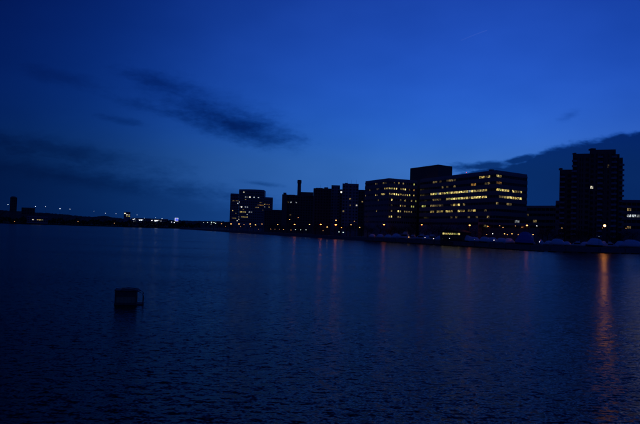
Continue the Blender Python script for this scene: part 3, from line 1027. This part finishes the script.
# ------------------------------------------------------------------ trees on the bank
def tree_proto(h, seed, spread=.42):
    rnd = random.Random(seed)
    tk, tw = MB(), MB()
    tk.tube([(0, 0, -.2), (.05 * h * .1, 0, h * .2), (0, .02 * h, h * .42), (.02 * h, 0, h * .7)], [.035 * h * .8, .022 * h, .015 * h, .006 * h], 7)
    tips = []
    for i in range(13):
        z_ = h * rnd.uniform(.22, .62)
        a_ = i * 2.4 + rnd.uniform(-.4, .4)
        l_ = h * spread * rnd.uniform(.6, 1.05) * (1.1 - .5 * z_ / h)
        e_ = (l_ * math.cos(a_), l_ * math.sin(a_), z_ + l_ * rnd.uniform(.45, .95))
        mid = (e_[0] * .5, e_[1] * .5, z_ + (e_[2] - z_) * .38)
        tk.tube([(0, 0, z_), mid, e_], [.010 * h, .007 * h, .003 * h], 5)
        tips += [Vector(mid), Vector(e_), (Vector(mid) + Vector(e_)) / 2]
    tips.append(Vector((0, 0, h * .8)))
    for i in range(620):
        c = rnd.choice(tips) + Vector((rnd.gauss(0, .085), rnd.gauss(0, .085), rnd.gauss(.03, .075))) * h
        if c.z > h:
            c.z = h - rnd.random() * .1 * h
        d = Vector((c.x * .8 + rnd.gauss(0, .6), c.y * .8 + rnd.gauss(0, .6), rnd.uniform(.3, 2.2))).normalized()
        l_ = h * rnd.uniform(.04, .09)
        s__ = d.cross(Vector((rnd.gauss(0, 1), rnd.gauss(0, 1), rnd.gauss(0, 1)))).normalized() * h * rnd.uniform(.004, .011)
        tw.face([c - s__, c + s__, c + d * l_ + s__ * .3])
    return tk, tw


protos = []
TG = 'bare trees along the river road'
for i, (h, s_) in enumerate(((10, .40), (12, .44), (8.5, .5), (13, .36))):
    tk, tw = tree_proto(h, 50 + i, s_)
    x = (391, 446, 300, 350)[i]
    Y = shore_Y(x) + 23
    q = px(x, Y)
    r_ = thing('bare_tree', (q[0], q[1], LAND_Z), 'dark bare tree on the bank ' + ('below the square office block', 'behind the clubhouse', 'below the chimney building', 'below the row of dark apartment blocks')[i], 'tree', TG)
    link('trunk', tk.mesh('trunk', M_bark), r_)
    link('crown', tw.mesh('crown', M_twig), r_)
    index_kids(r_)
    protos.append(r_)
tx = [193, 197, 201, 206, 210, 214, 217, 220, 223, 226, 229, 233, 237, 242, 247, 253, 258, 263, 268, 272, 276, 280, 285, 290, 296, 303, 309, 316, 322, 329, 334, 340, 346, 355, 361, 367, 373, 379, 386, 395, 398, 404, 411, 417, 426, 433, 440, 455, 462, 468, 475, 482, 541, 549, 556, 566, 578, 590, 612, 622, 634]
for k, x in enumerate(tx):
    x += random.uniform(-1.5, 1.5)
    dd = random.uniform(22, 26) if x > 365 else random.uniform(22, 42)
    q = px(x, shore_Y(x) + dd)
    sc_ = random.uniform(.8, 1.15)
    if 212 < x < 232:
        sc_ *= 1.35
    where = next(w_ for lim, w_ in ((228, 'at the far bend beside the distant stepped office'), (264, 'below the distant stepped office'), (285, 'below the low brick building'), (313, 'below the chimney building'), (366, 'below the row of dark apartment blocks'),
                                    (418, 'below the square office block'), (470, 'behind the clubhouse'), (530, 'below the long lit office block'), (900, 'at the foot of the tall apartment tower')) if x < lim)
    copy_tree(protos[k % 4], (q[0], q[1], LAND_Z), random.uniform(0, 6.28), 'dark bare tree on the bank ' + where, scale=sc_)

# ------------------------------------------------------------------ marina
dock_px = [(366, 482), (400, 438), (440, 396), (480, 358), (512, 327), (545, 303), (590, 305), (640, 318), (690, 328)]
dock_pts = [px(x, Y) for x, Y in dock_px]
dk = thing('floating_dock', (dock_pts[0][0], dock_pts[0][1], 0), 'long low floating dock running in front of the wrapped boats', 'dock')
o0 = dock_pts[0]
for i in range(len(dock_pts) - 1):
    A_, B_ = dock_pts[i], dock_pts[i + 1]
    ln = math.hypot(B_[0] - A_[0], B_[1] - A_[1])
    ang = math.atan2(B_[1] - A_[1], B_[0] - A_[0])
    mid = ((A_[0] + B_[0]) / 2 - o0[0], (A_[1] + B_[1]) / 2 - o0[1])
    sec = link('deck', MB().box(-ln / 2 + .15, -1.2, .35, ln / 2 - .15, 1.2, .6).mesh('deck', M_wood), dk, (*mid, 0), ang)
    n = max(2, int(ln / 6))
    for j in range(n):
        xx = -ln / 2 + (j + .5) * ln / n
        link('float', box_mesh('float', 3.2, 2.0, .62, M_roof), sec, (xx, 1.0, -.28))
    for j in range(max(1, int(ln / 13))):
        xx = -ln / 2 + (j + .5) * ln / max(1, int(ln / 13))
        link('piling', MB().tube([(xx, 1.45, -2), (xx, 1.45, 2.3), (xx, 1.45, 2.5)], [.19, .19, .05], 8).mesh('piling', M_wood), sec)


def boat_proto(L_, beam, h, style):
    """hull with bow at +x; style 'wrap': shrink wrapped; 'cabin': motor cruiser with cabin"""
    hull, top = MB(), MB()
    rs = []
    for i in range(13):
        u = i / 12
        xx = -L_ / 2 + L_ * u
        wv = beam / 2 * (1 - max(0, (u - .45) / .55) ** 2.2 * .97) * (.9 + .1 * min(1, u * 4))
        sheer = .95 + .45 * u * u
        keel = -.45 + .9 * max(0, u - .75) ** 1.2
        rs.append([(xx, -wv, sheer), (xx, -wv * .86, .15 + .3 * u * u), (xx, -wv * .1, keel), (xx, wv * .1, keel), (xx, wv * .86, .15 + .3 * u * u), (xx, wv, sheer)])
    hull.rings(rs)
    if style == 'wrap':
        rs = []
        for i in range(15):
            u = i / 14
            xx = -L_ / 2 * 1.02 + L_ * 1.03 * u
            uh = min(max(u, 0), 1)
            wv = beam / 2 * (1 - max(0, (uh - .45) / .55) ** 2.2 * .95) * 1.03
            hh = h * (.50 + .5 * math.sin(math.pi * min(1, max(0, .12 + .80 * u))) ** .8) * (.97 if i % 2 else 1.0)
            if u < .06:
                hh *= .72
            hh *= 1 - .55 * max(0, u - .7) / .3
            b0 = .62 + .3 * u * u
            rs.append([(xx, -wv, b0), (xx, -wv * .97, b0 + (hh - b0) * .30), (xx, -wv * .62, b0 + (hh - b0) * .70), (xx, -wv * .10, hh * .99), (xx, wv * .10, hh * .99), (xx, wv * .62, b0 + (hh - b0) * .70), (xx, wv * .97, b0 + (hh - b0) * .30), (xx, wv, b0)])
        top.rings(rs)
    else:
        def cab(x0, x1, z0, z1, w0, w1, rk0, rk1):
            top.rings([[(x0, -w0, z0), (x1, -w0 * .8, z0), (x1, w0 * .8, z0), (x0, w0, z0)], [(x0 + rk0, -w1, z1), (x1 - rk1, -w1 * .8, z1), (x1 - rk1, w1 * .8, z1), (x0 + rk0, w1, z1)]])
        cab(-L_ * .30, L_ * .26, 1.0, h * .62, beam * .40, beam * .33, .2, 1.3)
        cab(-L_ * .22, L_ * .04, h * .62 - .01, h * .92, beam * .30, beam * .27, .1, .5)
        top.tube([(-L_ * .18, 0, h * .9), (-L_ * .22, 0, h * 1.25)], .06)
    return hull, top


STAND = MB().tube([(0, 0, 0), (0, 0, .85)], .07, 5).box(-.35, -.35, 0, .35, .35, .06).mesh('stand', M_metal)
boat_kinds = {}
for key, L_, beam, h, st, hm, tm in (('small', 6.6, 2.7, 3.5, 'wrap', M_hull, M_wrap), ('mid', 8.4, 3.2, 4.3, 'wrap', M_hulld, M_wrap), ('big', 10.2, 3.8, 4.5, 'wrap', M_hull, M_wrap),
                                     ('tall', 9.2, 3.8, 6.9, 'wrap', M_hulld, M_bluewrap), ('cruiser', 9.5, 3.3, 4.4, 'cabin', M_hull, M_hull)):
    hl, tp = boat_proto(L_, beam, h, st)
    boat_kinds[key] = (hl.mesh('hull', hm, True), tp.mesh('cover' if st == 'wrap' else 'cabin', tm), L_, beam, h, st)


def boat(key, x, Y, deg, label, group=None, s_=1.0):
    hm, tm, L_, beam, h, st = boat_kinds[key]
    q = px(x, Y)
    r_ = thing('wrapped_boat' if st == 'wrap' else 'motor_cruiser', (q[0], q[1], LAND_Z + .5 * s_), label, 'boat', group, R(deg))
    r_.scale = (s_ * random.uniform(.9, 1.12), s_, s_ * (random.uniform(.72, 1.06) if key != 'tall' else .97))
    link('hull', hm, r_)
    c_ = link('cover' if st == 'wrap' else 'cabin', tm, r_)
    for ax in (-.28, .2):
        for ay in (-1, 1):
            link('stand', STAND, r_, (L_ * ax, ay * beam * .40, -.5))
    if st != 'wrap':
        for sgn_ in (-1, 1):
            mb_ = MB().box(-L_ * .24, -.03, 1.45, L_ * .12, .03, h * .55)
            link('side_window', mb_.mesh('side_window', M_glass), r_, (0, sgn_ * beam * .375, 0))
        mb_ = MB()
        mb_.face([(L_ * .26 - .35, -beam * .27, 1.5), (L_ * .26 - .35, beam * .27, 1.5), (L_ * .26 - 1.15, beam * .24, h * .58), (L_ * .26 - 1.15, -beam * .24, h * .58)])
        link('windscreen', mb_.mesh('windscreen', M_glass), r_, (.06, 0, .02))
    return r_


BG = 'boats laid up at the marina'


def hard(x, d_):                              # a place on the hard standing, d_ metres behind the river wall
    return shore_Y(x) + d_


boat('small', 556.5, hard(556.5, 5), 158, 'small white wrapped boat on the hard below the annexe of the tower')
boat('cruiser', 576, hard(577, 6), 166, 'white motor cruiser laid up under the left wing of the tower', s_=.85)
boat('mid', 594, hard(594, 5), 166, 'domed white wrapped boat laid up under the brightest orange lamp')
boat('cruiser', 611.5, hard(611, 6), -20, 'white motor cruiser wedged between two domed wrapped boats', s_=.8)
boat('big', 630, hard(630, 5.5), 160, 'big domed white wrapped boat laid up under the white lit windows')
boat('mid', 652, hard(652, 6), 150, 'white wrapped boat beyond the big domed one')
boat('tall', 524.5, hard(524.5, 6), 156, 'tallest wrapped yacht, standing high under blue film in front of the terrace')
boat('small', 509.5, hard(509, 5), 20, 'small white wrapped boat beside the tall blue wrapped yacht')
boat('small', 541, hard(541, 6), 80, 'white wrapped boat seen end on beside the tall blue wrapped yacht', s_=.85)
LABW = 'white wrapped boat in the row laid up between the clubhouse and the tall yacht'
for x, d_, dg_, key, s_ in ((466, 5, 132, 'mid', .95), (475, 6, -48, 'small', 1.05), (484, 5, 130, 'mid', .85), (493, 6, -40, 'small', 1.0), (501, 5, 140, 'small', .95)):
    boat(key, x, hard(x, d_), dg_, LABW, BG, s_)
LABC = 'white motor cruiser with a raised cabin laid up left of the clubhouse'
for x, d_, dg_, s_ in ((404, 6, 150, 1.15), (420.5, 6, 155, 1.2), (434, 6, -25, 1.1), (412, 7, 148, .9)):
    boat('cruiser', x, hard(x, d_), dg_, LABC, 'motor cruisers by the clubhouse', s_)
LABW = 'low white wrapped boat in the row along the far end of the wall'
for x, d_, dg_, s_ in ((396, 5, 145, 1.0), (388, 5, 150, .9), (427, 5, 150, .95), (380, 5, 140, .85), (372, 5, 140, .8), (440, 5, 150, .9)):
    boat('small', x, hard(x, d_), dg_, LABW, 'low wrapped boats at the far end of the wall', s_)
LABW = 'white wrapped boat half hidden in the second row behind the others'
for x, d_, dg_, s_ in ((549, 9.5, 170, .8), (567, 9.5, 10, .85), (585.5, 9.5, 160, .9), (603, 9.5, 0, .85), (620, 10, 175, .95), (641, 10, 165, .9), (531.5, 10, 20, .8), (470.5, 9.5, -50, .9), (488.5, 9.5, -45, .85)):
    boat('small', x, hard(x, d_), dg_, LABW, 'wrapped boats in the second row', s_)

# clubhouse on its own float
q0, q1 = px(440.5, 404), px(462.5, 387)
b_ = (*q0, 0)
t = thing('clubhouse', b_, 'low floating clubhouse with two long strips of lit warm windows', 'building')
ft = quad(q0, q1, 7)
f_ = [(x - b_[0], y - b_[1]) for x, y in ft]
link('float', MB().prism([((x - f_[0][0]) * 1.04 - .4, (y - f_[0][1]) * 1.04 - .5) for x, y in f_], -.4, .55).mesh('float', M_roof), t)
link('wall', MB().prism(f_, .55, 8.0).mesh('wall', M_wood), t)
cx, cy = sum(p_[0] for p_ in f_) / 4, sum(p_[1] for p_ in f_) / 4
rf = MB()
rf.rings([[(cx + (x - cx) * 1.06, cy + (y - cy) * 1.12, 8.02) for x, y in f_], [(cx + (x - cx) * 1.06, cy + (y - cy) * 1.12, 8.25) for x, y in f_], [(cx + (x - cx) * .6, cy + (y - cy) * .1, 9.8) for x, y in f_]])
link('roof', rf.mesh('roof', M_roof), t)
facade(t, b_, q0, q1, .55, 8.0, [7.15, 3.6], 1.9, 1.25, .92, [(0, 443, 450.4, 1, 'bright'), (0, 451.8, 460.5, 1, 'bright'), (1, 448, 450, .6, 'dim')], band=M_wood, panes=2)

LAB = 'small white light on a short post on the floating dock'
for x, y, Y, s_, ls in ((494, 240.1, 347, .22, L_white), (539.5, 241.8, 309, .2, L_white), (425, 237.6, 414, .18, L_white), (433.6, 238.6, 404, .18, L_white), (449.5, 238.4, 390, .18, L_white), (599, 236.6, 308, .13, L_cool), (474.5, 239.5, 364, .1, L_cool)):
    lamp_post('dock_light', LAB, x, y, ls, s_, Y, .5, 'lights on the dock', .0, 'lamp')

# ------------------------------------------------------------------ raft in the foreground
YR = CAM_Z * FOC / 79.3
p0 = at(126, 304, YR)
u = YR / FOC
t = thing('floating_raft', (p0.x, YR, 0), 'small dark floating hut with a flat top and a curved rail on one side', 'raft', rz=R(13))
M_rd = mat('tarred_wood', (.16, .13, .11), .9, .35, 3, bump=.01)
M_rp = mat('faded_plywood', (.55, .42, .22), .85, .3, 4, bump=.005)
xl, xr, xe = -10.4 * u, 10.4 * u, 16.6 * u
dp = .75
link('pontoon', MB().box(xl - .05, -dp, -.2, xe + .05, dp, .10).mesh('pontoon', M_rd), t)
link('lower_box', MB().box(xl + .05, -dp + .1, .10, xr - .05, dp - .1, .18).mesh('lower_box', M_rd), t)
for k in range(5):
    w_ = (xr - xl - .14) / 5
    x_ = xl + .07 + k * w_
    link('plank', MB().box(x_ + .008, -dp + .14 - .012 * (k % 2), .18, x_ + w_ - .008, -dp + .2, .74).mesh('plank', M_rp), t)
link('inner_wall', MB().box(xl + .08, -dp + .2, .18, xr - .08, dp - .15, .74).mesh('inner_wall', M_rp), t)
for x_ in (xl, xr - .09):
    for y_ in (-dp + .02, dp - .11):
        link('corner_post', MB().box(x_, y_, .10, x_ + .09, y_ + .09, 1.33 if x_ < 0 else 1.27).mesh('corner_post', M_rd), t)
link('top_box', MB().box(xl + .03, -dp + .06, .76, xr - .02, dp - .06, 1.20).mesh('top_box', M_rd), t)
rl_ = MB()
for k in range(4):
    y_ = -dp - .05 + k * (2 * dp + .1) / 4
    link('roof_board', MB().box(xl - .04, y_ + .01, 1.21, xr + .12, y_ + (2 * dp + .1) / 4 - .01, 1.28 + .008 * (k % 2)).mesh('roof_board', M_rd), t)
for y_ in (-dp + .03, dp - .03):
    pts = [(xl + .5, y_, 1.30), (2 * u, y_, 1.38), (8 * u, y_, 1.31), (13 * u, y_, 1.14), (15.8 * u, y_, .97), (16.4 * u, y_, .8), (16.4 * u, y_, .5), (16.2 * u, y_, .08)]
    link('rail', MB().tube(pts, .035, 7).mesh('rail', M_metal), t)
link('cross_rail', MB().tube([(16.4 * u, -dp + .07, .8), (16.4 * u, dp - .07, .8)], .03, 6).mesh('cross_rail', M_metal), t)
